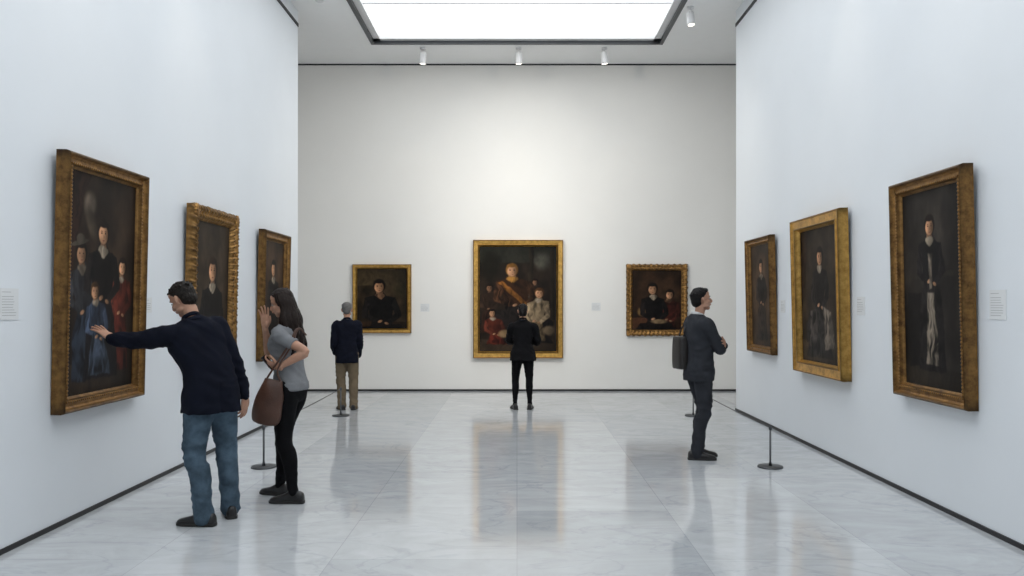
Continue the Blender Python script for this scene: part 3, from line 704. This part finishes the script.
# woman with phone, other hand raised
person('woman', (-1.93, 6.76, 0), 80, 1.03, dict(
    female=True, jacket=False, skinny=True, lean=4, feet=[((-1.85, 6.60), 85), ((-2.04, 6.87), 68)], pants='blackpants', top='tee', hair='hair_brown', hairstyle='long', hem=.90,
    pitch=-14, yaw=6, legw=1.18, width=1.06,
    arms={'L': dict(world=True, w=(-1.955, 6.54, 1.13), hint=(1, -.2, -.5), d=(-.9, .15, .25), n=(.1, .8, .6), curl=.75),
          'R': dict(world=True, w=(-2.12, 6.70, 1.45), hint=(-.9, -.3, -1), d=(-.02, .0, 1), n=(-.35, -.93, 0), curl=.2, spread=.35)}))
def cls_suit(c):
    if c.y > .05 and c.z > 1.12 and c.z < 1.5 and abs(c.x) < .055*(c.z-1.12)/.34: return 'shirt'
person('man', (1.95, 8.52, 0), -76, 1.04, dict(
    lean=0, feet=[((1.96, 8.62), -86), ((1.90, 8.44), -94)], pants='greysuit', top='greysuit', hair='hair_black', hem=.80, pitch=7, yaw=-6, cls=cls_suit, width=.95, legw=1.0,
    arms={'R': dict(w=(-.06, .175, 1.19), hint=(1, .25, -.9), d=(-.95, .05, .15), n=(0, -1, 0), curl=.3),
          'L': dict(w=(.12, .215, 1.16), hint=(-.8, -.1, -1), d=(.8, -.35, .25), n=(-.4, -1, 0), curl=.35)}))
person('museum_visitor', (.09, 12.5, 0), 2, .953, dict(
    female=True, lean=0, feet=[((-.03, 12.48), 14), ((.20, 12.48), -8)], pants='blackpants', top='black', hair='hair_black', hairstyle='tied', hem=.80, flare=.03, pitch=0, width=1.14, legw=1.1, skinny=True, collar='black', armw=1.1,
    arms={'R': dict(w=(.04, .21, 1.12), hint=(1, -.3, -.6), d=(-.9, .1, .1), n=(0, -1, 0), curl=.4), 'L': dict(w=(.0, .235, 1.15), hint=(-1, -.3, -.6), d=(.8, -.1, .2), n=(0, -1, 0), curl=.4)}))
person('man', (-2.66, 12.46, 0), 14, .955, dict(
    lean=0, feet=[((-2.73, 12.42), 30), ((-2.55, 12.44), 2)], pants='khaki', top='navy', hair='hair_grey', hem=.77, pitch=-2, yaw=-6, width=.96, legw=1.12, collar='navy', armw=1.05,
    arms={'R': dict(w=(.19, .10, .87), hint=(.3, -1, 0), d=(-.3, .5, -.8), n=(-1, 0, 0), curl=.5), 'L': dict(w=(-.19, .16, .92), hint=(-.3, -1, -.3), d=(.2, .5, -.5), n=(1, 0, 0), curl=.4)}))

q = Buf(); q.box((-.036, -.004, -.072), (.036, .004, .072), 0); o = q.obj('smartphone', [M['phone']])
o.location = (-2.045, 6.565, 1.165); o.rotation_euler = (math.radians(-35), math.radians(-20), math.radians(75))
bv = o.modifiers.new('b', 'BEVEL'); bv.width = .004; bv.segments = 3
# brown handbag
q = Buf(); V = []
secs = [(.0, .06, .035), (.02, .105, .05), (.10, .12, .06), (.22, .11, .052), (.32, .085, .034), (.37, .075, .014), (.375, .073, .006)]
S_ = catmull(secs, 3); n = 28
for (z, hw, hd) in S_:
    for j in range(n):
        a = 2*math.pi*j/n; c, d = math.cos(a), math.sin(a)
        x = hw*math.copysign(abs(c)**.65, c); y = hd*math.copysign(abs(d)**.8, d)
        y += .008*noise.noise(Vector((x*14, z*10, d))); x += .01*noise.noise(Vector((z*9, c*2, 3)))
        V.append((x, y, z))
Fc = [(i*n+j, i*n+(j+1) % n, (i+1)*n+(j+1) % n, (i+1)*n+j) for i in range(len(S_)-1) for j in range(n)]
Fc += [tuple(range(n))[::-1], tuple((len(S_)-1)*n+j for j in range(n))]
Rb = Matrix.Translation((-2.07, 6.52, .665))@Matrix.Rotation(math.radians(12), 4, 'Y')
q.add([Rb@Vector(v) for v in V], Fc, 0, True)
tl = Rb@Vector((-.06, 0, .36)); tr = Rb@Vector((.065, 0, .36))
tube(q, [tl, (-1.98, 6.505, 1.14), (-1.87, 6.54, 1.32), (-1.835, 6.575, 1.42), (-1.81, 6.61, 1.445), (-1.77, 6.67, 1.40)], [(.009, .004)]*6, k=5, n=8)
tube(q, [tr, (-1.95, 6.495, 1.12), (-1.85, 6.535, 1.31), (-1.82, 6.575, 1.42), (-1.80, 6.61, 1.445), (-1.765, 6.67, 1.39)], [(.009, .004)]*6, k=5, n=8)
q.obj('brown_handbag', [M['brown']])
# dark shoulder bag
q = Buf(); c = Vector((1.775, 8.62, .95))
Rb = Matrix.Translation(c)@Matrix.Rotation(math.radians(10), 4, 'Z')
V = []; secs = [(0, .05, .10), (.015, .062, .13), (.15, .065, .135), (.3, .06, .13), (.345, .05, .12), (.35, .04, .11)]
S_ = catmull(secs, 3)
for (z, hw, hd) in S_:
    for j in range(n):
        a = 2*math.pi*j/n; cc, d = math.cos(a), math.sin(a)
        V.append(Rb@Vector((hw*math.copysign(abs(cc)**.4, cc), hd*math.copysign(abs(d)**.4, d), z)))
Fc = [(i*n+j, i*n+(j+1) % n, (i+1)*n+(j+1) % n, (i+1)*n+j) for i in range(len(S_)-1) for j in range(n)]
Fc += [tuple(range(n))[::-1], tuple((len(S_)-1)*n+j for j in range(n))]
q.add(V, Fc, 0, True)
tube(q, [c+Vector((0, -.10, .33)), c+Vector((.03, -.08, .44)), (1.86, 8.68, 1.46), (1.92, 8.68, 1.50), (1.99, 8.68, 1.46)], [(.009, .005)]*5, k=6, n=8)
tube(q, [c+Vector((0, .10, .33)), c+Vector((.03, .10, .44)), (1.87, 8.70, 1.46), (1.93, 8.70, 1.50), (2.0, 8.70, 1.45)], [(.009, .005)]*5, k=6, n=8)
q.obj('shoulder_bag', [M['blackbag']])

# ---------------------------------------------------------------- world, camera
w = bpy.data.worlds.new('world'); scene.world = w; w.use_nodes = True
w.node_tree.nodes['Background'].inputs[0].default_value = (.8, .85, .9, 1); w.node_tree.nodes['Background'].inputs[1].default_value = .3
cam = bpy.data.cameras.new('camera'); co = bpy.data.objects.new('camera', cam); COL.objects.link(co)
co.location = (0, 0, 1.65); co.rotation_euler = (HP, 0, 0); cam.sensor_width = 36; cam.lens = 28
cam.shift_x = -(517-512)/1024; cam.shift_y = (304-288)/1024; cam.clip_start = .05
scene.camera = co
scene.view_settings.view_transform = 'Standard'
